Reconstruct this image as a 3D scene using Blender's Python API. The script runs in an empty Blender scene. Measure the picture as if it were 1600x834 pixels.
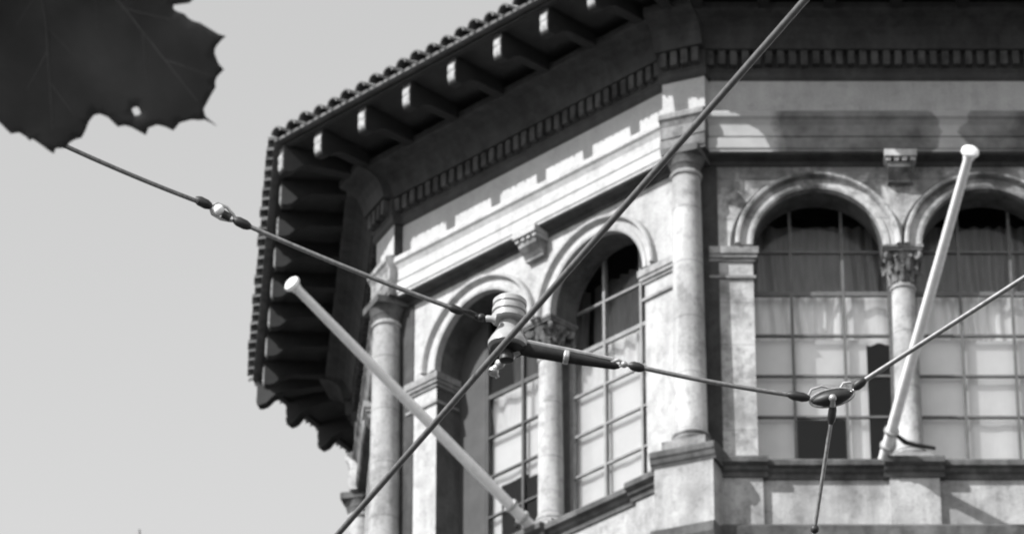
import bpy, bmesh, math, random
from mathutils import Vector, Matrix
random.seed(4)
scene = bpy.context.scene
COL = scene.collection
R_ = math.radians
PITCH = R_(30); SP = math.sin(PITCH); CP = math.cos(PITCH); FPX = 8000.0
CAMZ = 1.6

def at(x, y, d):
    """world point seen at photo pixel (x, y), d metres along the optical axis"""
    a = (x - 800) / FPX; t = (417 - y) / FPX
    return Vector((a * d, (CP - t * SP) * d, CAMZ + (SP + t * CP) * d))

# ------------------------------------------------------------------ materials
def new_mat(name):
    m = bpy.data.materials.new(name); m.use_nodes = True
    nt = m.node_tree
    b = nt.nodes['Principled BSDF']
    return m, nt, b

def g(v, a=1.0):
    return (v, v, v, a)

def mth(nt, op, a, b=None, clamp=False):
    n = nt.nodes.new('ShaderNodeMath'); n.operation = op; n.use_clamp = clamp
    for i, v in enumerate((a, b)):
        if v is None: continue
        if isinstance(v, (int, float)): n.inputs[i].default_value = v
        else: nt.links.new(v, n.inputs[i])
    return n.outputs[0]

def noise(nt, vec, scale, detail=6, rough=.6):
    n = nt.nodes.new('ShaderNodeTexNoise')
    n.inputs['Scale'].default_value = scale; n.inputs['Detail'].default_value = detail
    n.inputs['Roughness'].default_value = rough
    if vec is not None: nt.links.new(vec, n.inputs['Vector'])
    return n.outputs['Fac']

def ramp(nt, fac, stops):
    r = nt.nodes.new('ShaderNodeValToRGB')
    e = r.color_ramp.elements
    while len(e) < len(stops): e.new(.5)
    for el, (p, v) in zip(e, stops):
        el.position = p; el.color = g(v)
    nt.links.new(fac, r.inputs['Fac'])
    return r.outputs['Color']

def mapping(nt, scale=(1, 1, 1)):
    tc = nt.nodes.new('ShaderNodeTexCoord')
    mp = nt.nodes.new('ShaderNodeMapping'); mp.inputs['Scale'].default_value = scale
    nt.links.new(tc.outputs['Object'], mp.inputs['Vector'])
    return mp.outputs['Vector']

def mulcol(nt, a, b, fac=1.0, mode='MULTIPLY'):
    n = nt.nodes.new('ShaderNodeMix'); n.data_type = 'RGBA'; n.blend_type = mode
    n.inputs[0].default_value = fac
    nt.links.new(a, n.inputs[6]); nt.links.new(b, n.inputs[7])
    return n.outputs[2]

def stone(name, dark, light, scale=1.6, lo=.35, hi=.6, joint=None, streak=.25, blot=.3, bump=.35, rough=.9):
    m, nt, b = new_mat(name)
    v = mapping(nt)
    c = ramp(nt, noise(nt, v, scale, 8, .62), [(lo, dark), (hi, light)])
    # rain streaks running down the stone
    vs = mapping(nt, (5, 5, .7))
    s = ramp(nt, noise(nt, vs, 1.4, 5, .6), [(.38, 1 - streak), (.62, 1)])
    c = mulcol(nt, c, s)
    # small soot blotches
    bl = ramp(nt, noise(nt, v, 6.5, 5, .7), [(.36, 1 - blot), (.5, 1)])
    c = mulcol(nt, c, bl)
    gr = ramp(nt, noise(nt, v, 60, 2, .5), [(.25, .84), (.75, 1.12)])
    c = mulcol(nt, c, gr)
    if joint:
        tc = nt.nodes.new('ShaderNodeTexCoord'); sx = nt.nodes.new('ShaderNodeSeparateXYZ')
        nt.links.new(tc.outputs['Object'], sx.inputs[0])
        f = mth(nt, 'FRACT', mth(nt, 'DIVIDE', sx.outputs['Z'], joint))
        c = mulcol(nt, c, ramp(nt, f, [(.0, .55), (.035, 1)]))
    nt.links.new(c, b.inputs['Base Color'])
    b.inputs['Roughness'].default_value = rough
    bp = nt.nodes.new('ShaderNodeBump'); bp.inputs['Strength'].default_value = bump
    bp.inputs['Distance'].default_value = .02
    nt.links.new(noise(nt, v, 22, 6, .65), bp.inputs['Height'])
    nt.links.new(bp.outputs[0], b.inputs['Normal'])
    return m

def plain(name, v, rough=.6, metal=0.0, var=.25, scale=8, stretch=(1, 1, 1)):
    m, nt, b = new_mat(name)
    c = ramp(nt, noise(nt, mapping(nt, stretch), scale, 6, .65), [(.3, v * (1 - var)), (.7, v * (1 + var))])
    nt.links.new(c, b.inputs['Base Color'])
    b.inputs['Roughness'].default_value = rough
    b.inputs['Metallic'].default_value = metal
    return m

M = {}
M['stone'] = stone('pale limestone', .30, .50, 1.3, .34, .58, joint=.47)
M['stone_clean'] = stone('washed limestone', .30, .45, 1.5, .30, .56, streak=.18, blot=.24)
M['stone_pale'] = stone('pale architrave stone', .38, .48, 1.5, .30, .56, streak=.12, blot=.15)
M['stone_soot'] = stone('sooty limestone', .10, .40, 1.1, .42, .62, streak=.4, blot=.5)
M['stone_column'] = stone('column limestone', .28, .46, 1.2, .34, .6, joint=.62, streak=.25, blot=.35)
M['stone_carved'] = stone('weathered carving', .10, .30, 3.0, .4, .65, streak=.3, blot=.5)
M['stone_ledge'] = stone('sooty ledge stone', .07, .15, 2.0, .35, .7, streak=.4, blot=.4)
M['stone_wall'] = stone('parapet limestone', .22, .41, 2.0, .30, .56, streak=.28, blot=.28)
M['stucco'] = stone('frieze stucco', .37, .44, 2.0, .3, .7, streak=.08, blot=.08, bump=.2)
M['stucco_dark'] = stone('stained frieze stucco', .32, .40, 2.4, .3, .7, streak=.12, blot=.15, bump=.2)  # slightly darker frieze tone for the front face
M['cornice'] = stone('dark painted cornice', .035, .065, 2.5, .3, .7, streak=.3, blot=.3)
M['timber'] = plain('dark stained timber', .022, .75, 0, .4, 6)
M['rafter'] = plain('weathered rafter timber', .012, .8, 0, .4, 10)  # shade under the eaves put into a darker timber colour
M['rafter_end'] = plain('bare rafter end timber', .27, .85, 0, .45, 25)  # sunlight on the rafter tips put into a lighter colour
M['tile'] = plain('clay roof tile', .10, .8, 0, .45, 7)
M['frame'] = plain('window frame paint', .10, .55, 0, .3, 8)
M['frame_dark'] = plain('tarnished window frame paint', .05, .6, 0, .3, 8)  # darker so the bars merge with the dark left panes
M['shutter'] = plain('faded shutter paint', .05, .8, 0, .25, 4)  # dark tone painting the shade of the window reveal
M['frame_light'] = plain('worn window frame paint', .20, .55, 0, .3, 9)
M['blind'] = plain('window blind cloth', .80, .9, 0, .06, 3)
M['curtain'] = plain('net curtain cloth', .80, .95, 0, .15, 3, (6, 6, .6))
M['curtain_dim'] = plain('dim lace cloth', .26, .95, 0, .3, 3, (6, 6, .6))  # same curtain higher up, its shade put into the colour
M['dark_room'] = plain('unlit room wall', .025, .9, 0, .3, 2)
M['pole'] = plain('white flagpole paint', .82, .45, 0, .10, 14)
M['finial'] = plain('white enamel', .88, .35, 0, .03, 10)
M['wire'] = plain('dull bronze wire', .12, .5, .2, .3, 60)
M['span'] = plain('galvanised wire strand', .20, .5, .4, .35, 120)
M['iron'] = plain('black iron fitting', .03, .5, .3, .4, 60)
M['zinc'] = plain('zinc fitting', .40, .45, .5, .3, 80)
M['porcelain'] = plain('glazed porcelain', .33, .3, 0, .15, 40)
M['strainwood'] = plain('tarred wooden strain rod', .015, .95, 0, .5, 50, (1, 1, 1))
M['stone_reveal'] = stone('sooty reveal stone', .05, .13, 1.6, .3, .7, streak=.3, blot=.3)  # shade inside the arches put into a darker stone colour
M['soot'] = stone('soot crusted stone', .03, .07, 4.0, .3, .7, streak=.3, blot=.3)  # for dark strips: painted shade along with soot
M['asphalt'] = plain('asphalt', .05, .9, 0, .3, 3)
M['mast'] = plain('mast metal', .16, .5, .3, .2, 10)

def glass_mat():
    m, nt, b = new_mat('window glass')
    nt.nodes.remove(b)
    out = nt.nodes['Material Output']
    tr = nt.nodes.new('ShaderNodeBsdfTransparent'); tr.inputs[0].default_value = g(.92)
    rf = nt.nodes.new('ShaderNodeBsdfRefraction'); rf.inputs['IOR'].default_value = 1.0
    rf.inputs[0].default_value = g(.92); rf.inputs['Roughness'].default_value = 0
    gl = nt.nodes.new('ShaderNodeBsdfGlossy'); gl.inputs['Roughness'].default_value = .03
    gl.inputs[0].default_value = g(.95)
    m1 = nt.nodes.new('ShaderNodeMixShader'); m1.inputs[0].default_value = .28
    nt.links.new(rf.outputs[0], m1.inputs[1]); nt.links.new(tr.outputs[0], m1.inputs[2])
    ge = nt.nodes.new('ShaderNodeNewGeometry'); dt = nt.nodes.new('ShaderNodeVectorMath'); dt.operation = 'DOT_PRODUCT'
    nt.links.new(ge.outputs['Normal'], dt.inputs[0]); nt.links.new(ge.outputs['Incoming'], dt.inputs[1])
    fz = mth(nt, 'POWER', mth(nt, 'SUBTRACT', 1.0, mth(nt, 'ABSOLUTE', dt.outputs['Value'])), 5)
    fz = mth(nt, 'ADD', mth(nt, 'MULTIPLY', fz, .9), .028)
    bp = nt.nodes.new('ShaderNodeBump'); bp.inputs['Strength'].default_value = .05
    nt.links.new(noise(nt, mapping(nt), 2.5, 2, .5), bp.inputs['Height'])
    nt.links.new(bp.outputs[0], gl.inputs['Normal'])
    m2 = nt.nodes.new('ShaderNodeMixShader')
    nt.links.new(fz, m2.inputs[0])
    nt.links.new(m1.outputs[0], m2.inputs[1]); nt.links.new(gl.outputs[0], m2.inputs[2])
    nt.links.new(m2.outputs[0], out.inputs[0])
    return m
M['glass'] = glass_mat()

def leaf_mat():
    m, nt, b = new_mat('leaf underside')
    c = ramp(nt, noise(nt, mapping(nt), 14, 6, .6), [(.3, .05), (.7, .10)])
    nt.links.new(c, b.inputs['Base Color']); b.inputs['Roughness'].default_value = .6
    out = nt.nodes['Material Output']
    tl = nt.nodes.new('ShaderNodeBsdfTranslucent'); tl.inputs[0].default_value = g(.04)
    mx = nt.nodes.new('ShaderNodeMixShader'); mx.inputs[0].default_value = .3
    nt.links.new(b.outputs[0], mx.inputs[1]); nt.links.new(tl.outputs[0], mx.inputs[2])
    nt.links.new(mx.outputs[0], out.inputs[0])
    return m
M['leaf'] = leaf_mat()
M['leaf_vein'] = plain('leaf vein', .11, .6, 0, .2, 40)
M['twig'] = plain('twig bark', .09, .85, 0, .4, 60)

# ------------------------------------------------------------------ mesh helpers
class Frame:
    """u to the right along a wall, o outwards from it, z up"""
    def __init__(s, ox, oy, nx, ny):
        s.ox, s.oy, s.n, s.u = ox, oy, (nx, ny), (-ny, nx)
    def p(s, u, o, z):
        return (s.ox + u * s.u[0] + o * s.n[0], s.oy + u * s.u[1] + o * s.n[1], z)

class MB:
    def __init__(s): s.v = []; s.f = []
    def add(s, pts, faces):
        k = len(s.v); s.v += [tuple(p) for p in pts]
        s.f += [tuple(i + k for i in f) for f in faces]
    def quad(s, *pts): s.add(pts, [tuple(range(len(pts)))])
    def box(s, fr, u0, u1, o0, o1, z0, z1):
        P = [fr.p(u, o, z) for z in (z0, z1) for u, o in ((u0, o0), (u1, o0), (u1, o1), (u0, o1))]
        s.add(P, [(0, 1, 2, 3), (4, 7, 6, 5), (0, 4, 5, 1), (1, 5, 6, 2), (2, 6, 7, 3), (3, 7, 4, 0)])
    def band(s, fr, u0, u1, prof):
        """profile [(o, z)...] extruded along the wall, closed at both ends"""
        n = len(prof)
        s.add([fr.p(u, o, z) for u in (u0, u1) for o, z in prof],
              [(i, (i + 1) % n, n + (i + 1) % n, n + i) for i in range(n)] + [tuple(range(n))[::-1], tuple(range(n, 2 * n))])
    def lathe(s, base, prof, seg=24, axis=None, squash=1.0):
        """profile [(radius, height)...] turned round an axis through base"""
        base = Vector(base); ax = Vector(axis or (0, 0, 1)).normalized()
        e1 = ax.orthogonal().normalized() if axis else Vector((1, 0, 0)); e2 = ax.cross(e1)
        n = len(prof)
        pts = []
        for r, h in prof:
            for k in range(seg):
                a = 2 * math.pi * k / seg
                pts.append(base + ax * h + e1 * (r * math.cos(a)) + e2 * (r * math.sin(a) * squash))
        fs = [(i * seg + k, i * seg + (k + 1) % seg, (i + 1) * seg + (k + 1) % seg, (i + 1) * seg + k)
              for i in range(n - 1) for k in range(seg)]
        fs += [tuple(range(seg))[::-1], tuple((n - 1) * seg + k for k in range(seg))]
        s.add(pts, fs)
    def tube(s, pts, rad, seg=10):
        pts = [Vector(p) for p in pts]
        if isinstance(rad, (int, float)): rad = [rad] * len(pts)
        P = []; ref = None
        for i, p in enumerate(pts):
            d = (pts[min(i + 1, len(pts) - 1)] - pts[max(i - 1, 0)]).normalized()
            if ref is None: ref = d.orthogonal().normalized()
            e1 = (ref - d * ref.dot(d)).normalized(); ref = e1; e2 = d.cross(e1)
            for k in range(seg):
                a = 2 * math.pi * k / seg
                P.append(p + e1 * (rad[i] * math.cos(a)) + e2 * (rad[i] * math.sin(a)))
        n = len(pts)
        fs = [(i * seg + k, i * seg + (k + 1) % seg, (i + 1) * seg + (k + 1) % seg, (i + 1) * seg + k)
              for i in range(n - 1) for k in range(seg)]
        fs += [tuple(range(seg))[::-1], tuple((n - 1) * seg + k for k in range(seg))]
        s.add(P, fs)
    def ball(s, c, r, sx=1, sy=1, sz=1, seg=16, axis=None):
        prof = [(max(1e-4, r * math.sin(math.pi * i / 10)), -r * math.cos(math.pi * i / 10) * sz) for i in range(11)]
        s.lathe(c, prof, seg, axis)
    def build(s, name, mat, parent=None, smooth=False, bevel=0.0):
        me = bpy.data.meshes.new(name)
        off = Vector(parent_world(parent)) if parent else Vector((0, 0, 0))
        me.from_pydata([Vector(v) - off for v in s.v], [], s.f)
        bm = bmesh.new(); bm.from_mesh(me); bmesh.ops.recalc_face_normals(bm, faces=bm.faces)
        if bevel:
            bmesh.ops.bevel(bm, geom=[e for e in bm.edges if len(e.link_faces) == 2 and e.calc_face_angle(0) > .6],
                            offset=bevel, segments=1, affect='EDGES', clamp_overlap=True)
        bm.to_mesh(me); bm.free()
        me.materials.append(mat)
        if smooth:
            me.polygons.foreach_set('use_smooth', [True] * len(me.polygons))
            me.set_sharp_from_angle(angle=R_(38))
        o = bpy.data.objects.new(name, me); COL.objects.link(o)
        if parent: o.parent = parent
        return o

def parent_world(o):
    v = Vector((0, 0, 0))
    while o:
        v += o.location; o = o.parent
    return v

def tag(o, label, cat, group=None):
    o['label'] = label; o['category'] = cat
    if group: o['group'] = group
    return o

def thing(name, loc, label, cat, group=None):
    o = bpy.data.objects.new(name, None); COL.objects.link(o); o.location = loc
    o.empty_display_size = .3
    return tag(o, label, cat, group)

# ------------------------------------------------------------------ building plan
def nrm(a):
    a = R_(a); return (-math.sin(a), -math.cos(a))
V0 = (1.7164, 43.4); V1 = (-1.3170, 46.4335)
def back(v, ang, ln):
    n = nrm(ang); u = (-n[1], n[0]); return (v[0] - ln * u[0], v[1] - ln * u[1])
V2 = back(V1, 85, 4.38); V3 = back(V2, 121, 4.3); V4 = back(V3, 157, 4.3)
VR = (6.0064, 43.4); VRR = (VR[0] + 3.0335, VR[1] + 3.0335)
V6 = (9.9, 50.5); V5 = (8.3, 54.6)
POLY = [V3, V2, V1, V0, VR, VRR, V6, V5, V4]          # left to right round the tower
NP = len(POLY)
APEX = (3.9, 49.3)
OV = 1.25                                               # eave overhang
Z_SILL_B, Z_SILL_T = 24.31, 24.50
Z_SPRING = 26.96; R_ARCH = .645
Z_ARCHI = 27.95; Z_FRB = 28.42; Z_FRT = 28.83
Z_SOF = 29.57; Z_EAVE = 29.60
WO = -.12                                               # plane of the arcade wall
REV = .34                                               # depth of the window reveals
ARCH_U = (1.295, 2.96)                                  # arch centres along each face
COL_U = (ARCH_U[0] + ARCH_U[1]) / 2

def edge(i):
    a, b = POLY[i], POLY[(i + 1) % NP]
    ln = math.hypot(b[0] - a[0], b[1] - a[1]); u = ((b[0] - a[0]) / ln, (b[1] - a[1]) / ln)
    return Frame(a[0], a[1], u[1], -u[0]), ln
def offset_poly(o):
    out = []
    for i in range(NP):
        n1 = edge(i - 1)[0].n; n2 = edge(i)[0].n; v = POLY[i]
        det = n1[0] * n2[1] - n1[1] * n2[0]
        out.append((v[0] + o * (n2[1] - n1[1]) / det, v[1] + o * (n1[0] - n2[0]) / det))
    return out

tower = thing('corner_tower', (3.9, 49.0, 0), 'stone building corner tower with arcaded windows under wide rafter eaves', 'building')

def ring(mb, polyA, zA, polyB, zB):
    for i in range(NP):
        j = (i + 1) % NP
        mb.quad((*polyA[i], zA), (*polyA[j], zA), (*polyB[j], zB), (*polyB[i], zB))

# lower walls, attic closure, inner dark rooms
p0 = offset_poly(0.0); pw = offset_poly(-.62); pin = offset_poly(-1.7)
b = MB(); ring(b, p0, 0, p0, Z_SILL_B); ring(b, p0, Z_SILL_B, pin, Z_SILL_B)
b.build('lower_wall', M['stone_wall'], tower)
for z0, z1, o in ((23.42, 23.80, .16), (18.6, 18.95, .12), (13.5, 13.8, .12), (4.6, 5.0, .15), (0, .6, .10)):
    b = MB(); pa = offset_poly(o); pb = offset_poly(o * .45)
    ring(b, pb, z0, pa, z0 + .1); ring(b, pa, z0 + .1, pa, z1 - .06); ring(b, pa, z1 - .06, pb, z1); ring(b, pb, z1, p0, z1); ring(b, p0, z0, pb, z0)
    b.build('belt_course', M['stone_ledge'], tower)
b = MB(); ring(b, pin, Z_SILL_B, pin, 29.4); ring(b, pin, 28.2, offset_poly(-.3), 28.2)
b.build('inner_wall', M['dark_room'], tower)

# ---- roof
pe = offset_poly(OV - .03)
RISE = .30
zap = Z_EAVE + 1.9
roof = MB()
for i in range(NP):
    j = (i + 1) % NP
    roof.quad((*pe[i], Z_EAVE + .035), (*pe[j], Z_EAVE + .035), (*APEX, zap + .035))
    roof.quad((*pe[i], Z_EAVE), (*pe[j], Z_EAVE), (*pe[j], Z_EAVE + .035), (*pe[i], Z_EAVE + .035))
roof.quad(*[(*p, Z_EAVE) for p in pe])
roof = roof.build('roof', M['tile'], tower)
tiles = MB()
for i in range(NP):
    j = (i + 1) % NP
    a, c = pe[i], pe[j]; ln = math.hypot(c[0] - a[0], c[1] - a[1])
    u = ((c[0] - a[0]) / ln, (c[1] - a[1]) / ln); fr = Frame(a[0], a[1], u[1], -u[0])
    dx, dy = APEX[0] - a[0], APEX[1] - a[1]
    ua = dx * u[0] + dy * u[1]; da = -(dx * fr.n[0] + dy * fr.n[1])
    cnt = int(ln / .205); sp = ln / cnt
    for k in range(cnt):
        uu = (k + .5) * sp
        dep = da * (uu / ua if uu < ua else (ln - uu) / (ln - ua))
        dep = min(dep, 3.0)
        seg = 7; prs = []
        pieces = max(1, int(round(dep / .42)))
        jit = random.uniform(-.012, .012); jz = random.uniform(-.006, .008)
        for q in range(pieces):
            o0 = .075 - q * dep / pieces + (jit if q == 0 else 0); o1 = .075 - (q + 1) * dep / pieces - .03
            r0 = .078; r1 = .066
            P = []
            for (oo, rr) in ((o0, r0), (o1, r1), (o0, r0 - .02), (o1, r1 - .02)):
                z = Z_EAVE + .03 + max(0, -oo) / da * (zap - Z_EAVE) + (.012 if oo == o0 else 0) + jz
                for s_ in range(seg + 1):
                    an = math.pi * s_ / seg
                    P.append(fr.p(uu + rr * math.cos(an), oo, z + rr * math.sin(an)))
            S = seg + 1; F = []
            for s_ in range(seg):
                F += [(s_, s_ + 1, S + s_ + 1, S + s_), (2 * S + s_, 3 * S + s_, 3 * S + s_ + 1, 2 * S + s_ + 1),
                      (s_, 2 * S + s_, 2 * S + s_ + 1, s_ + 1)]
            tiles.add(P, F)
    # hip roll
    A = Vector((*pe[i], Z_EAVE + .05)); B = Vector((*APEX, zap + .05)); d = (B - A)
    tiles.tube([A + d.normalized() * .10, A + d * .3, B], [.07, .085, .085], 10)
tiles.build('roof_tiles', M['tile'], roof, smooth=True)

b = MB(); pa = offset_poly(OV - .13); pb = offset_poly(OV - .17)
ring(b, pa, Z_EAVE - .001, pa, 29.545); ring(b, pa, 29.545, pb, 29.545); ring(b, pb, 29.545, pb, Z_EAVE - .001)
pc = offset_poly(OV - .11); pd = offset_poly(OV - .129)
ring(b, pc, 29.570, pc, 29.555); ring(b, pc, 29.555, pd, 29.555); ring(b, pc, 29.570, pd, 29.573)
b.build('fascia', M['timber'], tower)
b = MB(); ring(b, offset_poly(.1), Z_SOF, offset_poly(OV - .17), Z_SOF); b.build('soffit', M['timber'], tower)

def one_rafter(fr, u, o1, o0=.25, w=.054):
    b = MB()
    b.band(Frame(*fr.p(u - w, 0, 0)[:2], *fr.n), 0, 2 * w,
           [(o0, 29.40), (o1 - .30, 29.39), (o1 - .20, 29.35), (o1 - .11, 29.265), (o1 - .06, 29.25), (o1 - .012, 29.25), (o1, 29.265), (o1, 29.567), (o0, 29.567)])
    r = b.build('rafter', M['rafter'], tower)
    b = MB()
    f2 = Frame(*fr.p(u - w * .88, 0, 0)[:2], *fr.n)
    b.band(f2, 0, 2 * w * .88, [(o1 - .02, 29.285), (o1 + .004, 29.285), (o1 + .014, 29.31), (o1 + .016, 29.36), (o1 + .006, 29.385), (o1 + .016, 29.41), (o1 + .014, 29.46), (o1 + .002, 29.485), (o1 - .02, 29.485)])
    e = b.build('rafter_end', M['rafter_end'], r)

# cornice: crown, dentils
def cornice(fr, u0, u1):
    b = MB()
    b.band(fr, u0, u1, [(-.2, Z_FRT - .03), (.012, Z_FRT - .03), (.03, Z_FRT), (.03, Z_FRT + .05), (.045, Z_FRT + .075), (.045, 29.095),
                        (.13, 29.10), (.14, 29.15), (.15, 29.18), (.17, 29.24), (.22, 29.31), (.30, 29.36), (.40, 29.385), (.42, 29.40), (.42, 29.47), (-.2, 29.47)])
    c = b.build('cornice', M['cornice'], tower)
    b = MB(); n = max(2, int((u1 - u0) / .116)); st = (u1 - u0) / n
    for k in range(n):
        uu = u0 + (k + .5) * st
        b.box(fr, uu - .034, uu + .034, .04, .115 + random.uniform(-.006, .004), 28.93 + random.uniform(-.006, .01), 29.09)
    b.build('dentil_row', M['dentil'], c)
M['dentil'] = stone('dark dentil stone', .04, .10, 5.0, .35, .7, streak=.3, blot=.5)

ARCHI = [(-.2, Z_FRB + .005), (.012, Z_FRB + .005), (.085, Z_FRB - .02), (.10, Z_FRB - .045), (.10, Z_FRB - .09), (.075, Z_FRB - .115), (.05, Z_FRB - .165),
         (.05, 28.13), (.036, 28.12), (.036, 28.105), (.062, 28.10), (.062, 27.985), (.048, 27.97), (.048, Z_ARCHI), (-.2, Z_ARCHI)]
def architrave(fr, u0, u1, mat):
    b = MB(); b.band(fr, u0, u1, ARCHI); b.build('architrave', mat, tower)
def frieze(fr, u0, u1, mat):
    b = MB(); b.box(fr, u0, u1, -.3, 0, Z_FRB - .01, Z_FRT - .02); b.build('frieze', mat, tower)

def soot_sunlit():
    """moulding of the front face: soot black but for a bleached run-off patch and a washed end"""
    m, nt, b = new_mat('soot stained moulding')
    v = mapping(nt)
    base = ramp(nt, noise(nt, v, 2.4, 8, .65), [(.36, .075), (.66, .20)])
    tc = nt.nodes.new('ShaderNodeTexCoord'); sx = nt.nodes.new('ShaderNodeSeparateXYZ')
    nt.links.new(tc.outputs['Object'], sx.inputs[0])
    # pale patch: centre x (building coordinates), wider at the top
    xx = mth(nt, 'ABSOLUTE', mth(nt, 'SUBTRACT', sx.outputs['X'], 4.365 - 3.9))
    wd = mth(nt, 'ADD', mth(nt, 'MULTIPLY', mth(nt, 'ABSOLUTE', mth(nt, 'SUBTRACT', sx.outputs['Z'], 28.17)), .55), .07)
    nz = mth(nt, 'MULTIPLY', mth(nt, 'SUBTRACT', noise(nt, v, 7, 4, .6), .5), .22)
    d = mth(nt, 'SUBTRACT', mth(nt, 'ADD', xx, nz), wd)
    msk = ramp(nt, mth(nt, 'ADD', mth(nt, 'MULTIPLY', d, 12), .5), [(.3, 1), (.7, 0)])
    x2 = mth(nt, 'SUBTRACT', sx.outputs['X'], 2.62 - 3.9)
    m2 = ramp(nt, mth(nt, 'ADD', mth(nt, 'MULTIPLY', mth(nt, 'ADD', x2, nz), 5), .5), [(.3, 1), (.9, 0)])  # sunlit end of the moulding, painted into the colour
    lg = ramp(nt, noise(nt, v, 4, 5, .6), [(.3, .27), (.7, .36)])
    mx = nt.nodes.new('ShaderNodeMix'); mx.data_type = 'RGBA'
    mm = mth(nt, 'MAXIMUM', msk, m2)
    nt.links.new(mm, mx.inputs[0]); nt.links.new(base, mx.inputs[6]); nt.links.new(lg, mx.inputs[7])
    nt.links.new(mx.outputs[2], b.inputs['Base Color']); b.inputs['Roughness'].default_value = .9
    return m
M['soot_patchy'] = soot_sunlit()

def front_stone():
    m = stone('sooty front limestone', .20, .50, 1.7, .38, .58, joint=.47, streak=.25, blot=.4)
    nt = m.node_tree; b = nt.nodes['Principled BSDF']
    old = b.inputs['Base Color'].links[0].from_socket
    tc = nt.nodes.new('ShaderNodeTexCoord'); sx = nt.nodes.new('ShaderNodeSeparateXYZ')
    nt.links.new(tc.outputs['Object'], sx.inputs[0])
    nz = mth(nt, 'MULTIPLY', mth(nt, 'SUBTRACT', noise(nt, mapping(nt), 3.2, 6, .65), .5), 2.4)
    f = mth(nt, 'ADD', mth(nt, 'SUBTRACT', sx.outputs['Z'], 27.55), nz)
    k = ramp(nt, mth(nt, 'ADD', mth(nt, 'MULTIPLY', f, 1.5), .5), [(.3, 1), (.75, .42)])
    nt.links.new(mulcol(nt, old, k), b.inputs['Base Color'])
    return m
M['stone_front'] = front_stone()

def arch_pts(cu, r, n=28):
    return [(cu - r * math.cos(math.pi * k / n), Z_SPRING + r * math.sin(math.pi * k / n)) for k in range(n + 1)]

def arcade_wall(fr, u0, u1, mat):
    b = MB(); zt = Z_ARCHI + .05; o = WO; oi = WO - REV
    c1, c2 = ARCH_U; r = R_ARCH
    b.quad(fr.p(u0, o, Z_SILL_T), fr.p(c1 - r, o, Z_SILL_T), fr.p(c1 - r, o, Z_SPRING), fr.p(c1 - r, o, zt), fr.p(u0, o, zt))
    b.quad(fr.p(c2 + r, o, Z_SILL_T), fr.p(u1, o, Z_SILL_T), fr.p(u1, o, zt), fr.p(c2 + r, o, zt), fr.p(c2 + r, o, Z_SPRING))
    b.quad(fr.p(c1 + r, o, Z_SPRING), fr.p(c2 - r, o, Z_SPRING), fr.p(c2 - r, o, zt), fr.p(c1 + r, o, zt))
    b.quad(fr.p(c1 + r, o, Z_SPRING), fr.p(c2 - r, o, Z_SPRING), fr.p(c2 - r, oi, Z_SPRING), fr.p(c1 + r, oi, Z_SPRING))
    reveals = []
    for cu in (c1, c2):
        A = arch_pts(cu, r); rv = MB(); reveals.append(rv)
        uu = cu - r if cu < COL_U else cu + r
        rv.quad(fr.p(uu, o, Z_SILL_T), fr.p(uu, o, Z_SPRING), fr.p(uu, oi, Z_SPRING), fr.p(uu, oi, Z_SILL_T))
        for (ua, za), (ub, zb) in zip(A, A[1:]):
            b.quad(fr.p(ua, o, za), fr.p(ub, o, zb), fr.p(ub, o, zt), fr.p(ua, o, zt))
            rv.quad(fr.p(ua, o, za), fr.p(ub, o, zb), fr.p(ub, oi, zb), fr.p(ua, oi, za))
    # back face so that the rooms stay dark, with an opening the size of the windows
    b.quad(fr.p(u0 + .2, oi - .14, Z_SILL_T), fr.p(c1 - r - .16, oi - .14, Z_SILL_T), fr.p(c1 - r - .16, oi - .14, zt), fr.p(u0 + .2, oi - .14, zt))
    b.quad(fr.p(c2 + r + .16, oi - .14, Z_SILL_T), fr.p(u1 - .2, oi - .14, Z_SILL_T), fr.p(u1 - .2, oi - .14, zt), fr.p(c2 + r + .16, oi - .14, zt))
    w = b.build('wall', mat, tower, smooth=False)
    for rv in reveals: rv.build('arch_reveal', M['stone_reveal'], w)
    return w

def archivolt(fr, cu, mat):
    b = MB(); n = 36
    prof = [(R_ARCH - .002, WO - .05), (R_ARCH - .002, WO + .035), (R_ARCH + .022, WO + .045), (R_ARCH + .055, WO + .045), (R_ARCH + .06, WO + .03), (R_ARCH + .115, WO + .03),
            (R_ARCH + .12, WO + .055), (R_ARCH + .135, WO + .085), (R_ARCH + .16, WO + .09), (R_ARCH + .172, WO + .07), (R_ARCH + .172, WO - .05)]
    lim = (COL_U - .004 if cu < COL_U else 99), (COL_U + .004 if cu > COL_U else -99)
    P = []
    for k in range(n + 1):
        a = math.pi * k / n
        for rr, o in prof:
            u = cu - rr * math.cos(a); u = min(u, lim[0]); u = max(u, lim[1])
            P.append(fr.p(u, o, Z_SPRING + rr * math.sin(a)))
    m = len(prof)
    F = [(k * m + i, k * m + (i + 1) % m, (k + 1) * m + (i + 1) % m, (k + 1) * m + i) for k in range(n) for i in range(m)]
    F += [tuple(range(m)), tuple(n * m + i for i in range(m))]
    b.add(P, F)
    b.build('archivolt', mat, tower, smooth=False)

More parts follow.
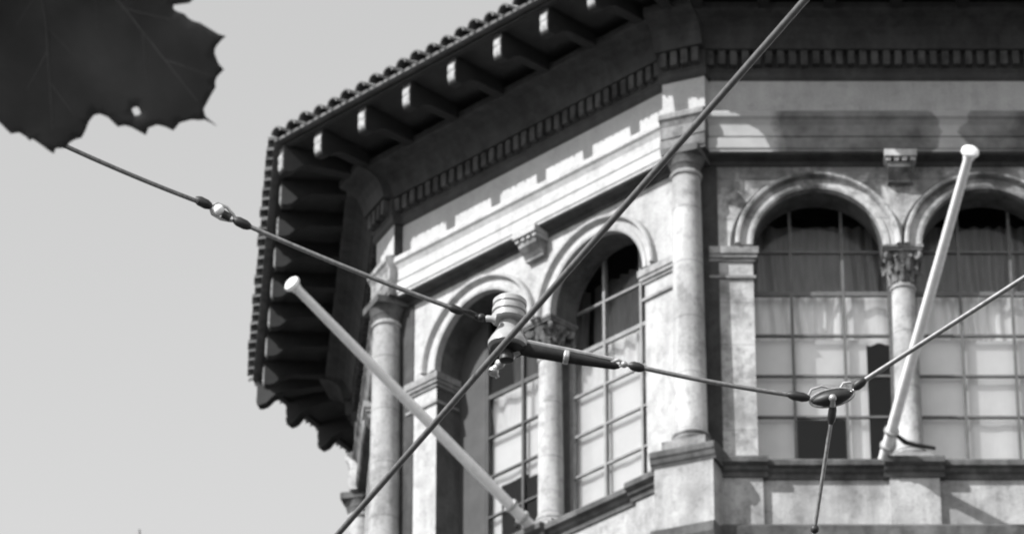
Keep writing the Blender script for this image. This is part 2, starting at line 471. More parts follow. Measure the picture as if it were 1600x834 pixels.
def column(fr, u, o, z0, z1, r, mat, name='column', cap_h=.38, base_h=.16, plain_cap=False):
    c = Vector(fr.p(u, o, 0))
    b = MB(); zs = z0 + base_h; ze = z1 - cap_h
    prof = [(r * 1.12, zs), (r * 1.12, zs + .02), (r * 1.02, zs + .05), (r, zs + (ze - zs) * .33), (r * .9, ze - .07), (r * .88, ze - .05), (r * 1.0, ze - .04), (r * 1.02, ze - .015), (r * .92, ze), (r * .9, ze + .01)]
    b.lathe(c, prof, 32); sh = b.build(name, mat, tower, smooth=True)
    b = MB()
    hw = r * 1.42
    f2 = Frame(*fr.p(u, o, 0)[:2], *fr.n)
    b.box(f2, -hw, hw, -hw, hw, z0, z0 + base_h * .42)
    b.lathe(c, [(r * 1.1, z0 + base_h * .42), (r * 1.34, z0 + base_h * .48), (r * 1.38, z0 + base_h * .62), (r * 1.24, z0 + base_h * .72),
                (r * 1.14, z0 + base_h * .80), (r * 1.22, z0 + base_h * .88), (r * 1.22, z0 + base_h * .96), (r * 1.1, z0 + base_h)], 32)
    b.build('column_base', M['stone_carved'] if plain_cap else mat, sh, smooth=True)
    if plain_cap:
        b = MB(); b.lathe(c, [(r * .9, ze), (r * .93, ze + cap_h * .25), (r * 1.02, ze + cap_h * .32), (r * 1.02, ze + cap_h * .40), (r * 1.16, ze + cap_h * .62), (r * 1.2, ze + cap_h * .68), (r * .9, ze + cap_h * .69)], 32)
        b.box(f2, -r * 1.22, r * 1.22, -r * 1.22, r * 1.22, ze + cap_h * .68, z1)
        b.build('capital', M['stone_ledge'], sh, smooth=True)
        return sh
    b = MB()
    b.lathe(c, [(r * .88, ze), (r * .92, ze + cap_h * .3), (r * 1.05, ze + cap_h * .6), (r * 1.35, ze + cap_h * .82), (r * 1.4, ze + cap_h * .84), (r * .8, ze + cap_h * .86)], 24)
    for row, (zz, hh, rr) in enumerate(((ze + .01, cap_h * .42, r * .96), (ze + cap_h * .3, cap_h * .45, r * 1.06))):
        for k in range(8):                                  # curled leaves of the capital
            a = 2 * math.pi * (k + .5 * row) / 8
            d = Vector((math.cos(a), math.sin(a), 0)); t = Vector((-d.y, d.x, 0)); w = r * .30
            P = []
            for q, (h, out) in enumerate(((0, 0), (.45, .03), (.8, .16), (.98, .34), (.9, .46), (.78, .44))):
                cc = c + d * (rr + out * r) + Vector((0, 0, zz + h * hh)); ww = w * (1 - .12 * q)
                P += [cc - t * ww, cc + d * .02, cc + t * ww]
            F = []
            for q in range(5):
                for s_ in (0, 1): F.append((q * 3 + s_, q * 3 + s_ + 1, q * 3 + s_ + 4, q * 3 + s_ + 3))
            b.add(P, F)
    for sx in (-1, 1):
        for sy in (-1, 1):                                  # corner volutes
            p = Vector(f2.p(sx * hw * .8, sy * hw * .8, ze + cap_h * .74))
            b.lathe(p - Vector((f2.u[0] * sx + f2.n[0] * -sy, f2.u[1] * sx + f2.n[1] * -sy, 0)).normalized() * .022,
                    [(.012, 0), (cap_h * .12, 0), (cap_h * .135, .022), (cap_h * .12, .044), (.012, .044)], 12,
                    axis=(f2.u[0] * sx + f2.n[0] * -sy, f2.u[1] * sx + f2.n[1] * -sy, 0))
    b.box(f2, -hw * 1.02, hw * 1.02, -hw * 1.02, hw * 1.02, ze + cap_h * .86, ze + cap_h * .93)
    b.box(f2, -hw * 1.1, hw * 1.1, -hw * 1.1, hw * 1.1, ze + cap_h * .93, z1)
    b.build('capital', M['stone_carved'], sh)
    return sh

def impost(fr, u0, u1, o0, o1):
    b = MB(); zt = Z_SPRING - .03
    for za, zb, e in ((zt - .075, zt, .055), (zt - .115, zt - .075, .04), (zt - .15, zt - .115, .02), (zt - .34, zt - .31, .025)):
        b.box(fr, u0 - (e if u0 > 1.5 else 0), u1 + (e if u1 < 1.5 else 0), o0, o1 + e, za, zb)
    b.build('impost', M['stone_impost'], tower)
M['stone_impost'] = stone('impost limestone', .16, .36, 3.0, .35, .65, streak=.3, blot=.3)

def bracket(fr, u):
    b = MB()
    b.box(fr, u - .16, u + .16, WO - .05, .10, Z_ARCHI - .075, Z_ARCHI - .002)
    for k in range(4):
        uu = u - .12 + k * .08
        b.box(fr, uu - .024, uu + .024, WO - .05, .075, Z_ARCHI - .115, Z_ARCHI - .075)
    b.build('bracket', M['stone_clean'], tower)
    b = MB()
    b.band(Frame(*fr.p(u - .125, 0, 0)[:2], *fr.n), 0, .25, [(WO - .05, Z_ARCHI - .115), (.05, Z_ARCHI - .115), (.045, Z_ARCHI - .17), (-.02, Z_ARCHI - .23), (-.055, Z_ARCHI - .27), (-.055, Z_ARCHI - .29), (WO - .05, Z_ARCHI - .30)])
    b.build('bracket_scroll', M['stone_soot'], tower)

def window(fr, cu, blinds, mats, curtain_to, cur_from=None):
    """arched casement: frame with bars, panes, curtain above, blinds below"""
    o = WO - REV; hw = R_ARCH + .10; zb = Z_SILL_T + .03
    r = hw
    b = MB(); d0, d1 = o - .05, o - .002
    def topz(u): return Z_SPRING + math.sqrt(max(0, r * r - (u - cu) ** 2))
    bw = .0115
    for uu in (cu - .255, cu + .255): b.box(fr, uu - bw * 1.25, uu + bw * 1.25, d0, d1, zb, topz(uu))
    for k, zz in enumerate((25.248, 25.702, 26.154, 26.624, 27.098)):
        w = math.sqrt(max(.01, r * r - max(0, zz - Z_SPRING) ** 2)); t = bw * (2.0 if k == 3 else .95)
        b.box(fr, cu - w, cu + w, d0 + .006, d1 - .006, zz - t, zz + t)
    n = 24; A = [(cu - (r) * math.cos(math.pi * k / n), Z_SPRING + r * math.sin(math.pi * k / n)) for k in range(n + 1)]
    B = [(cu - (r - .055) * math.cos(math.pi * k / n), Z_SPRING + (r - .055) * math.sin(math.pi * k / n)) for k in range(n + 1)]
    for k in range(n):
        P = [fr.p(u, oo, z) for oo in (d1 + .0, d0) for u, z in (A[k], A[k + 1], B[k + 1], B[k])]
        b.add(P, [(0, 1, 2, 3), (4, 7, 6, 5), (2, 6, 7, 3), (0, 4, 5, 1)])
    for s_ in (-1, 1):
        ua = cu + s_ * (r - .055); ub = cu + s_ * r
        b.box(fr, min(ua, ub), max(ua, ub), d0, d1, zb, Z_SPRING)
    b.box(fr, cu - r, cu + r, d0, d1, zb - .03, zb + .045)
    w = b.build('window', mats[0], tower)
    # panes
    b = MB(); og = o - .028
    ra = r - .02
    b.add([fr.p(cu + ra, og, zb), fr.p(cu - ra, og, zb)] + [fr.p(cu - ra * math.cos(math.pi * k / n), og, Z_SPRING + ra * math.sin(math.pi * k / n)) for k in range(n + 1)], [tuple(range(n + 3))])
    b.build('pane', M['glass'], w)
    if cur_from is not None:                              # dark panel added over the left light, painting the shaded reveal
        b = MB(); of = o + .004; K = 10; P = []
        us = [cu - r + .02 + (r - .02 - .265) * k / K for k in range(K + 1)]
        for oo in (of, of - .03):
            for uu in us: P += [fr.p(uu, oo, zb), fr.p(uu, oo, topz(uu) - .03)]
        H = 2 * (K + 1)
        b.add(P, [f for k in range(K) for f in ((2 * k, 2 * k + 2, 2 * k + 3, 2 * k + 1), (H + 2 * k, H + 2 * k + 1, H + 2 * k + 3, H + 2 * k + 2), (2 * k + 1, 2 * k + 3, H + 2 * k + 3, H + 2 * k + 1))])
        b.build('shutter', M['shutter'], w)
    # gathered curtains: a bright short one by the panes, a long one further in with shade in its colour
    for za_, zt0, oc in ((curtain_to, curtain_to + .56, o - .13), (curtain_to + .5, 27.62, o - .42)):
        b = MB(); nn = 90; ph = random.uniform(0, 6)
        P = []
        for zi in range(7):
            zz = za_ + (zt0 - za_) * zi / 6
            for k in range(nn + 1):
                uu = (cu - hw - .05 if cur_from is None else cu + cur_from) + (2 * hw + .1 if cur_from is None else hw + .05 - cur_from) * k / nn
                amp = .022 + .012 * math.sin(uu * 5.1 + ph)
                P.append(fr.p(uu + .01 * math.sin(zi * .9 + uu * 7), oc + amp * math.sin(uu * 40 + 3.2 * math.sin(uu * 4.4 + ph) + .25 * zi), zz + (.014 * math.sin(uu * 37 + ph) if zi == 0 else 0)))
        b.add(P, [(zi * (nn + 1) + k, zi * (nn + 1) + k + 1, (zi + 1) * (nn + 1) + k + 1, (zi + 1) * (nn + 1) + k) for zi in range(6) for k in range(nn)])
        b.build('curtain', M['curtain' if zt0 < 27 else 'curtain_dim'], w, smooth=True)
    for (ua, ub, za, zb_) in blinds:
        b = MB(); ob = o - .09; K = 14
        P = []
        for oo in (ob, ob - .006):
            for k in range(K + 1):
                uu = cu + ua + (ub - ua) * k / K
                P += [fr.p(uu, oo + .006 * math.sin(k * .7), za), fr.p(uu, oo, zb_ + .012 * abs(math.sin(k * 1.9 + ua * 9)))]
        H = 2 * (K + 1); F = []
        for k in range(K):
            F += [(2 * k, 2 * k + 2, 2 * k + 3, 2 * k + 1), (H + 2 * k, H + 2 * k + 1, H + 2 * k + 3, H + 2 * k + 2),
                  (2 * k + 1, 2 * k + 3, H + 2 * k + 3, H + 2 * k + 1), (2 * k, H + 2 * k, H + 2 * k + 2, 2 * k + 2)]
        b.add(P, F); b.build('blind', M['blind'], w)
    return w

def sill_profile(e):
    return [(-.46, Z_SILL_T), (e + .10, Z_SILL_T - .015), (e + .115, Z_SILL_T - .04), (e + .115, Z_SILL_T - .085), (e + .07, Z_SILL_T - .10), (e + .06, Z_SILL_T - .13),
            (e + .03, Z_SILL_T - .15), (e + .02, Z_SILL_B), (-.46, Z_SILL_B)]

def face_detail(i, wall_m, archi_m, frieze_m, ledge_m, arch_m, blinds, cur_to, fmat, win=True):
    fr, ln = edge(i)
    t0 = .22; t1 = ln - .22
    sc = ln / 4.29
    frieze(fr, t0, t1, frieze_m); architrave(fr, t0, t1, archi_m); cornice(fr, t0 - .25, t1 + .25)
    arcade_wall(fr, .055, ln - .055, wall_m)
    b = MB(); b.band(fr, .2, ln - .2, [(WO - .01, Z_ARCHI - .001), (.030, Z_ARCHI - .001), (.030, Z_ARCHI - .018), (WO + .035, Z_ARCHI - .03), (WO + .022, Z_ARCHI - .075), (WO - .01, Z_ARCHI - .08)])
    b.build('bed_moulding', M['soot'], tower)  # dark band added for cast shade and soot under the architrave
    b = MB(); b.box(fr, .10, .315, WO - .1, WO + .012, Z_SILL_T + .11, Z_ARCHI - .09); b.build('corner_return', M['soot'], tower)  # dark strip added for the corner column's shade, with some soot
    if i == 3:
        for cu in ARCH_U:
            b = MB(); n = 20; P = []
            for k in range(n + 1):
                a = R_(-2 + 84 * k / n); w_ = .05 * (1 - .6 * k / n)
                for rr, oo in ((.168, WO - .02), (.168, WO + .012), (.172 + w_, WO + .009), (.175 + w_, WO - .02)):
                    uu = cu - (R_ARCH + rr) * math.cos(a)
                    if cu > COL_U: uu = max(uu, COL_U + .004)
                    P.append(fr.p(uu, oo, Z_SPRING + (R_ARCH + rr) * math.sin(a)))
            b.add(P, [(k * 4 + q, k * 4 + (q + 1) % 4, k * 4 + 4 + (q + 1) % 4, k * 4 + 4 + q) for k in range(n) for q in range(4)])
            b.build('archivolt_fillet', M['soot'], tower)  # dark ring added to paint the shadow gap outside the archivolt
    c1, c2 = ARCH_U
    archivolt(fr, c1, arch_m); archivolt(fr, c2, arch_m)
    impost(fr, .22, c1 - R_ARCH, WO - .3, WO); impost(fr, c2 + R_ARCH, ln - .22, WO - .3, WO)
    column(fr, COL_U, WO - .16, Z_SILL_T + .10, Z_SPRING, .128, M['stone_column'])
    bracket(fr, COL_U)
    # pier behind the free column
    b = MB(); b.box(fr, COL_U - .085, COL_U + .085, WO - REV - .12, WO - REV + .012, Z_SILL_T, Z_SPRING + .3)
    b.build('mullion_pier', M['frame'], tower)
    # sill with breaks over the pedestals
    b = MB(); b.band(fr, .2, ln - .2, sill_profile(0.0))
    for ua, ub in ((.22, .68), (COL_U - .24, COL_U + .24), (ln - .68, ln - .22)):
        b.band(fr, ua - .05, ub + .05, [(o + (.04 if o > 0 else 0), z + (.006 if z > 24.4 else -.006)) for o, z in sill_profile(0.02)])
    for ua, ub in ((.22, c1 - R_ARCH + .06), (c2 + R_ARCH - .06, ln - .22)):
        b.box(fr, ua, ub, WO - .3, WO + .09, Z_SILL_T - .01, Z_SILL_T + .07)
        b.box(fr, ua, ub - (.02 if ua < 1 else 0), WO - .3, WO + .055, Z_SILL_T + .07, Z_SILL_T + .11)
    b.build('sill', ledge_m, tower)
    b = MB(); b.box(fr, COL_U - .21, COL_U + .21, WO - .4, WO + .10, Z_SILL_T + .007, Z_SILL_T + .10)
    b.build('plinth', M['stone_wall'], tower)
    for ua, ub in ((.22, .68), (COL_U - .24, COL_U + .24), (ln - .68, ln - .22)):
        b = MB(); b.box(fr, ua, ub, -.2, .06, 23.80, Z_SILL_B); b.build('pedestal', M['stone_wall'], tower)
    if win:
        for w, (cu, bl) in enumerate(zip((c1, c2), blinds)):
            window(fr, cu, bl, (M['frame_dark'],) if (i == 2 and w == 0) else fmat, cur_to, -.26 if (i == 2 and w == 0) else None)

full = [(-.74, -.27, 24.52, 26.13), (-.245, .245, 24.52, 26.14), (.27, .74, 24.52, 26.13)]
RB1 = [(-.74, -.262, 24.52, 26.13), (-.25, .25, 25.26, 26.145), (.262, .47, 24.52, 26.14)]
RB2 = [(-.74, -.262, 24.52, 26.14), (-.25, .25, 24.52, 26.13), (.262, .74, 24.52, 26.13)]
LB1 = [(-.25, .25, 25.60, 26.2), (.262, .74, 25.55, 26.2), (-.25, -.13, 24.52, 25.60)]     # far window: mostly open
LB2 = [(-.74, -.262, 24.52, 26.18), (-.25, .25, 24.52, 26.16), (.262, .74, 25.85, 26.17)]
fm = (M['frame'], None)
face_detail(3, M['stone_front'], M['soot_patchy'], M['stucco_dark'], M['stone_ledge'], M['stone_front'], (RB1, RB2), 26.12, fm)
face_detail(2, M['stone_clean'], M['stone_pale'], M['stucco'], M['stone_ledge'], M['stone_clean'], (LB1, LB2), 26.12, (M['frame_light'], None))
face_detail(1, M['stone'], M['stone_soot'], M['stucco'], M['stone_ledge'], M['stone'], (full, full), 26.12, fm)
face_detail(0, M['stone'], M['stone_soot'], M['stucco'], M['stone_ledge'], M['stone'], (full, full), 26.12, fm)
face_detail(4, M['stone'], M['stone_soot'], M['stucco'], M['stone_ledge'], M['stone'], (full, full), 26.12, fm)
b = MB()
for i in (5, 6, 7, 8):
    fr, ln = edge(i); b.box(fr, 0, ln, -.4, 0, Z_SILL_B, 29.5)
b.build('rear_wall', M['stone'], tower)

# ---- corner piers: entablature block, column, pedestal
def corner_block(k, dirty):
    v = POLY[k]; n1 = edge(k - 1)[0].n; n2 = edge(k)[0].n
    nb = Vector((n1[0] + n2[0], n1[1] + n2[1])).normalized()
    fr = Frame(v[0] + nb.x * .0145, v[1] + nb.y * .0145, nb.x, nb.y); hb = .225
    b = MB(); b.box(fr, -hb, hb, -.45, 0, Z_FRB - .01, Z_FRT - .02); b.build('frieze', M['stucco'] , tower)
    if k == 2:
        b = MB(); b.box(fr, hb - .01, hb + .008, -.2, -.004, Z_FRB, Z_FRT - .03); b.build('pier_return', M['soot'], tower)  # shaded side of the pier block, darkened by colour
    b = MB(); b.band(fr, -hb - .012, hb + .012, [(o - (.3 if o < 0 else 0), z) for o, z in ARCHI]); b.build('architrave', M['stone_soot'] if dirty else M['stone'], tower)
    # cornice block
    b = MB()
    b.band(fr, -hb - .03, hb + .03, [(-.4, Z_FRT - .03), (.012, Z_FRT - .03), (.03, Z_FRT), (.03, Z_FRT + .05), (.045, Z_FRT + .075), (.045, 29.095),
                         (.14, 29.10), (.15, 29.15), (.16, 29.18), (.18, 29.24), (.23, 29.31), (.31, 29.36), (.40, 29.385), (.43, 29.40), (.43, 29.472), (-.4, 29.472)])
    c = b.build('cornice', M['cornice'], tower)
    b = MB()
    for q in range(4):
        uu = -hb + .055 + q * .113
        b.box(fr, uu - .034, uu + .034, .04, .118, 28.93, 29.09)
    b.build('dentil_row', M['dentil'], c)
    column(fr, 0, -.03, 24.575, Z_ARCHI - .003, .157, M['stone_column'], 'corner_column', cap_h=.24, base_h=.20, plain_cap=True)
    b = MB(); b.box(fr, -.30, .30, -.5, .20, 23.70, 24.385); pd_ = b.build('pedestal', M['stone_wall'], tower)
    b = MB()
    b.band(fr, -.33, .33, [(-.5, 24.58), (.17, 24.57), (.235, 24.55), (.25, 24.53), (.25, 24.48), (.235, 24.46), (.225, 24.42), (.21, 24.40), (.205, 24.375), (-.5, 24.375)])
    b.build('pedestal_cap', M['stone_ledge'], pd_)
    b = MB()
    b.band(fr, -.32, .32, [(-.5, 23.71), (.24, 23.70), (.28, 23.68), (.28, 23.58), (.22, 23.46), (-.5, 23.46)])
    b.build('pedestal_foot', M['stone_ledge'], pd_)
    # hip rafter
    for du in (0,):
        one_rafter(fr, du, (OV - .14) * 1.08, .3, .06)
for k in (0, 1, 2, 3, 4, 5): corner_block(k, k in (3, 2))

# ---- rafters along the eaves
for i in (0, 1, 2, 3, 4):
    fr, ln = edge(i)
    sp = .662; st = .12 if i == 2 else .13
    u = st - (0 if i != 2 else 0)
    while u < ln - .1:
        if u > .2 or True: one_rafter(fr, u, OV - .14)
        u += sp

# ------------------------------------------------------------------ flagpoles
def flagpole(base, tip, r0, r1, label):
    base = Vector(base); tip = Vector(tip); d = (tip - base).normalized()
    t = thing('flagpole', base, label, 'flagpole', 'white flagpoles leaning out from the tower')
    b = MB(); b.tube([base - d * .05, base + (tip - base) * .5, tip], [r0, r0 * .93, r1], 16)
    b.build('pole', M['pole'], t, smooth=True)
    b = MB(); b.lathe(tip, [(r1 * .8, -.03), (r1 * 1.25, -.02), (r1 * 1.2, -.004), (r1 * .8, 0), (r1 * .8, .008), (r1 * 1.7, .022), (r1 * 2.05, .045), (r1 * 1.95, .07), (r1 * 1.3, .09), (.004, .096)], 18, axis=d)
    b.build('finial', M['finial'], t, smooth=True)
    b = MB()
    for q in (.12, .30):
        p = base + d * q
        b.lathe(p - d * .02, [(r0 * 1.2, 0), (r0 * 1.35, .005), (r0 * 1.35, .035), (r0 * 1.2, .04)], 18, axis=d)
    b.build('bracket_ring', M['zinc'], t, smooth=True)
    return t, d

frR, lnR = edge(3); frL, lnL = edge(2)
bR = Vector(frR.p(COL_U - .28, .10, Z_SILL_T + .02)); tR = Vector(frR.p(COL_U - .28 + .62, 3.3, Z_SILL_T + 1.42))
tF, dF = flagpole(bR, tR, .054, .041, 'white flagpole jutting from the right hand window sill, in front of the front face')
b = MB(); q = bR + dF * .30
b.tube([q, Vector(frR.p(COL_U - .08, .16, Z_SILL_T + .13)), Vector(frR.p(COL_U + .02, .10, Z_SILL_T + .135)), Vector(frR.p(COL_U + .21, .06, Z_SILL_T + .12))], [.016, .026, .022, .018], 8); b.build('wall_stay', M['iron'], tF)
bL = Vector(frL.p(COL_U + .11, .12, Z_SILL_T + .02)); tL = Vector(frL.p(COL_U + .11, 3.3, Z_SILL_T + 1.42))
tF2, dF2 = flagpole(bL, tL, .056, .041, 'white flagpole jutting left over the open sky from the sunlit side face')
b = MB(); q = bL + dF2 * .30
b.tube([q, Vector(frL.p(COL_U + .05, .14, Z_SILL_T + .13)), Vector(frL.p(COL_U - .16, .06, Z_SILL_T + .13))], [.016, .024, .018], 8); b.build('wall_stay', M['iron'], tF2)

# ------------------------------------------------------------------ overhead tram wiring, about nine metres off
D = 9.0
PX = D / FPX
def sag(a, b, s, n=14):
    a = Vector(a); b = Vector(b)
    return [a.lerp(b, k / n) - Vector((0, 0, 4 * s * (k / n) * (1 - k / n))) for k in range(n + 1)]
def wire(name, pts, r, mat, label, cat='wire', group=None, seg=10):
    b = MB(); b.tube(pts, r, seg)
    mid = Vector(pts[0])
    o = b.build(name, mat, None, smooth=True)
    o.data.transform(Matrix.Translation(-mid)); o.location = mid
    return tag(o, label, cat, group)

h_line = at(775, 578, D).z
def at_height(x, y, z):
    p = at(x, y, 1.0); d = (z - CAMZ) / (p.z - CAMZ); return at(x, y, d)
c0 = at_height(526, 836, h_line); c1_ = at_height(1258, 0, h_line); dv = c1_ - c0
wire('contact_wire', [c0 - dv * 9, c0, c0.lerp(c1_, .5), c1_, c1_ + dv * 9], .0058, M['wire'], 'thick dark bare wire crossing the whole view diagonally from bottom left to top right')

L0 = at(95, 225, D - .3); L1 = at(312, 316, D)
wire('span_wire', [L0 - (L1 - L0) * 12] + sag(L0, L1, .003), .0042, M['span'], 'thin wire emerging from behind the dark leaf, ending at the small shackle against the sky')
# small turnbuckle
P = at(345, 331, D)
t = thing('turnbuckle', P, 'small turnbuckle with black ferrules and a white ring, hanging in the wire against the sky', 'turnbuckle')
ax = (at(390, 354, D) - at(308, 314, D)).normalized()
def ferrule(a, b_, r, parent, mat=None, name='ferrule'):
    a = Vector(a); b_ = Vector(b_); L = (b_ - a).length
    b = MB(); b.lathe(a, [(r * .45, -.002), (r * .8, L * .08), (r, L * .25), (r, L * .7), (r * .75, L * .92), (r * .4, L + .002)], 16, axis=(b_ - a))
    return b.build(name, mat or M['iron'], parent, smooth=True)
ferrule(at(306, 311, D), at(330, 323, D), .0088, t)
ferrule(at(366, 343, D), at(391, 355, D), .0088, t)
def torus(c, r, rr, axis, seg=20, sq=1.0):
    ax_ = Vector(axis).normalized(); e1 = ax_.orthogonal().normalized(); e2 = ax_.cross(e1)
    return [Vector(c) + e1 * r * math.cos(2 * math.pi * k / seg) + e2 * r * sq * math.sin(2 * math.pi * k / seg) for k in range(seg + 1)]
view = Vector((0, CP, SP))
b = MB(); b.ball(at(342, 328, D), .0105, seg=14); b.build('ring_insulator', M['pole'], t, smooth=True)
b = MB(); perp = view.cross(ax).normalized()
for s_ in (-1, 1):
    b.tube([at(328, 322, D) , at(336, 326, D) + perp * s_ * .0105, at(350, 333, D) + perp * s_ * .0115, at(362, 340, D) + perp * s_ * .006, at(370, 345, D)], .0030, 8)
b.build('shackle', M['zinc'], t, smooth=True)
b = MB(); b.tube([at(348, 334, D), at(360, 341, D)], .0075, 10); b.build('eye_bolt', M['iron'], t, smooth=True)

wire('span_wire', sag(at(388, 353, D), at(706, 481, D), .004), .0042, M['span'], 'thin wire between the small turnbuckle against the sky and the porcelain insulator')

# porcelain hanger insulator with its yoke
P = at(793, 538, D)
t = thing('insulator_hanger', P, 'pale porcelain bell insulator with a ribbed cap hanging on the span wire', 'insulator')
tilt = Vector((.05, 0, 1)).normalized()
b = MB(); b.lathe(P, [(.006, -.012), (.022, -.010), (.0345, -.004), (.0345, .003), (.031, .010), (.024, .022), (.018, .034), (.0165, .044), (.017, .052)], 32, axis=tilt)
b.build('bell', M['porcelain'], t, smooth=True)
b = MB(); b.lathe(P, [(.017, .044), (.028, .045), (.0312, .048), (.0312, .055), (.0278, .057), (.0278, .061), (.0305, .063), (.0305, .070), (.0278, .072), (.0278, .076), (.030, .078), (.030, .086), (.025, .091), (.006, .093)], 32, axis=tilt)
b.build('cap', M['porcelain_dull'] if 'porcelain_dull' in M else M['porcelain'], t, smooth=True)
b = MB(); b.lathe(P, [(.030, -.012), (.031, -.0105), (.024, -.0085), (.010, -.008)], 32, axis=tilt)
b.lathe(P, [(.009, -.034), (.013, -.032), (.013, -.022), (.010, -.020), (.010, -.008)], 14, axis=tilt)
b.build('bolt', M['iron'], t, smooth=True)
b = MB()
b.ball(at(794, 556, D), .0125, seg=14); b.ball(at(781, 568, D), .009, seg=12); b.ball(at(771, 580, D), .0095, seg=12)
b.tube([at(797, 552, D), at(783, 566, D), at(772, 579, D), at(778, 590, D)], [.009, .007, .0055, .004], 10)
b.tube([at(766, 580, D), at(800, 556, D), at(812, 548, D)], .0055, 10)
b.build('wire_clamp', M['zinc'], t, smooth=True)
ferrule(at(702, 479, D), at(722, 488, D), .0075, t)
b = MB()
for s_ in (-1, 1):
    b.tube([at(716, 484, D), at(735, 490 + s_ * 4, D), at(750, 497 + s_ * 3, D), at(768, 500, D)], .0028, 8)
b.tube([at(742, 494, D), at(770, 499, D)], .0045, 10)
b.ball(at(752, 496, D), .0075, seg=12)
b.build('shackle', M['iron'], t, smooth=True)
b = MB(); b.lathe(at(757, 497, D), [(.003, 0), (.006, .004), (.006, .012), (.009, .020)], 12, axis=at(790, 500, D) - at(757, 497, D)); b.build('cap_lug', M['porcelain'], t, smooth=True)

# tarred strain rod to the right of the insulator
P = at(822, 546, D)
t = thing('strain_rod', P, 'dark tapered wooden strain rod with a metal collar, right of the porcelain insulator', 'strain rod')
d = at(968, 573, D) - P; L = d.length
b = MB(); b.lathe(P, [(.006, -.012), (.0115, -.006), (.0122, .01), (.0112, L * .4), (.0088, L * .7), (.0066, L * .95), (.003, L)], 16, axis=d); b.build('rod', M['strainwood'], t, smooth=True)
b = MB(); b.lathe(P + d * .40, [(.0112, 0), (.0128, .002), (.0128, .008), (.0110, .010)], 16, axis=d); b.build('collar', M['zinc'], t, smooth=True)
b = MB()
up = Vector((0, -.3, .9)).normalized()
b.tube([P + up * .014, P + d * .5 + up * .013, P + d * .93 + up * .011], .0045, 8); b.build('top_strap', M['zinc'], t, smooth=True)
b = MB()
b.tube([at(955, 566, D), at(966, 562, D), at(975, 566, D), at(968, 572, D), at(957, 570, D)], .0032, 8)
b.tube([at(968, 567, D), at(990, 572, D)], .0035, 8); b.ball(at(975, 569, D), .0065, seg=10); b.build('shackle', M['zinc'], t, smooth=True)
ferrule(at(984, 570, D), at(1006, 576, D), .0085, t)

wire('span_wire', sag(at(1002, 574, D), at(1236, 617, D), .003), .0042, M['span'], 'thin wire between the dark strain rod and the three way wire joint')

# three way joint
P = at(1300, 621, D)
t = thing('wire_joint', P, 'dark oval three way wire joint where the span wires and the drop wire meet', 'wire joint')
axj = Vector((0, -.25, 1)).normalized()
ferrule(at(1232, 616, D), at(1264, 622, D), .0085, t)
e1 = (at(1338, 614, D) - at(1262, 630, D)).normalized(); e2 = view.cross(e1).normalized(); e3 = e1.cross(e2)
b = MB(); n1, n2 = 28, 12; PP = []
for q in range(n2 + 1):                                  # flat lens shaped casting
    t_ = math.pi * q / n2
    for k in range(n1):
        a_ = 2 * math.pi * k / n1
        x_ = -math.cos(t_); r_ = max(.02, math.sin(t_) ** 1.3)
        PP.append(P + e1 * (.038 * x_) + e2 * (.0142 * r_ * math.cos(a_)) + e3 * (.020 * r_ * math.sin(a_)))
b.add(PP, [(q * n1 + k, q * n1 + (k + 1) % n1, q * n1 + n1 + (k + 1) % n1, q * n1 + n1 + k) for q in range(n2) for k in range(n1)] + [tuple(range(n1)), tuple(n2 * n1 + k for k in range(n1))])
b.build('casting', M['iron'], t, smooth=True)
b = MB(); b.tube([P + e1 * (.040 * math.cos(a_)) - view * .004 + e2 * (.0152 * math.sin(a_)) for a_ in [2 * math.pi * k / 30 for k in range(31)]], .0016, 6); b.build('rim', M['zinc'], t, smooth=True)
b = MB(); b.ball(P - view * .020, .0070, seg=14); b.tube([P - view * .020, at(1301, 634, D - .01)], .0050, 10); b.build('eye', M['zinc'], t, smooth=True)
b = MB()
b.tube([at(1262, 620, D), at(1268, 608, D), at(1284, 603, D), at(1300, 607, D)], .0022, 8)
b.tube([at(1262, 623, D), at(1272, 626, D)], .003, 8)
b.tube([at(1312, 607, D), at(1318, 598, D), at(1330, 597, D)], .0022, 8)
b.tube([at(1325, 617, D), at(1336, 608, D), at(1342, 602, D)], .003, 8)
b.build('wire_loop', M['zinc'], t, smooth=True)
ferrule(at(1334, 606, D), at(1352, 593, D), .0085, t)
ferrule(at(1302, 632, D), at(1298, 662, D), .0075, t)
R0 = at(1349, 595, D); R1 = at(1600, 434, D)
wire('span_wire', [R0, R0.lerp(R1, .5), R1, R1 + (R1 - R0) * 12], .0046, M['span'], 'thin wire rising from the three way joint to the right hand picture edge')
d0 = at(1299, 655, D); d1 = at(1273, 826, D)
wire('drop_wire', [d0, d1, d1 + (d1 - d0) * 1.2], .0036, M['span'], 'thin wire hanging straight down from the three way joint')
b = MB(); b.ball(at(1273, 826, D), .008, seg=12)
o = b.build('wire_bead', M['iron'], None, smooth=True); tag(o, 'small black clamp low on the hanging drop wire', 'clamp')
o.data.transform(Matrix.Translation(-at(1273, 826, D))); o.location = at(1273, 826, D)

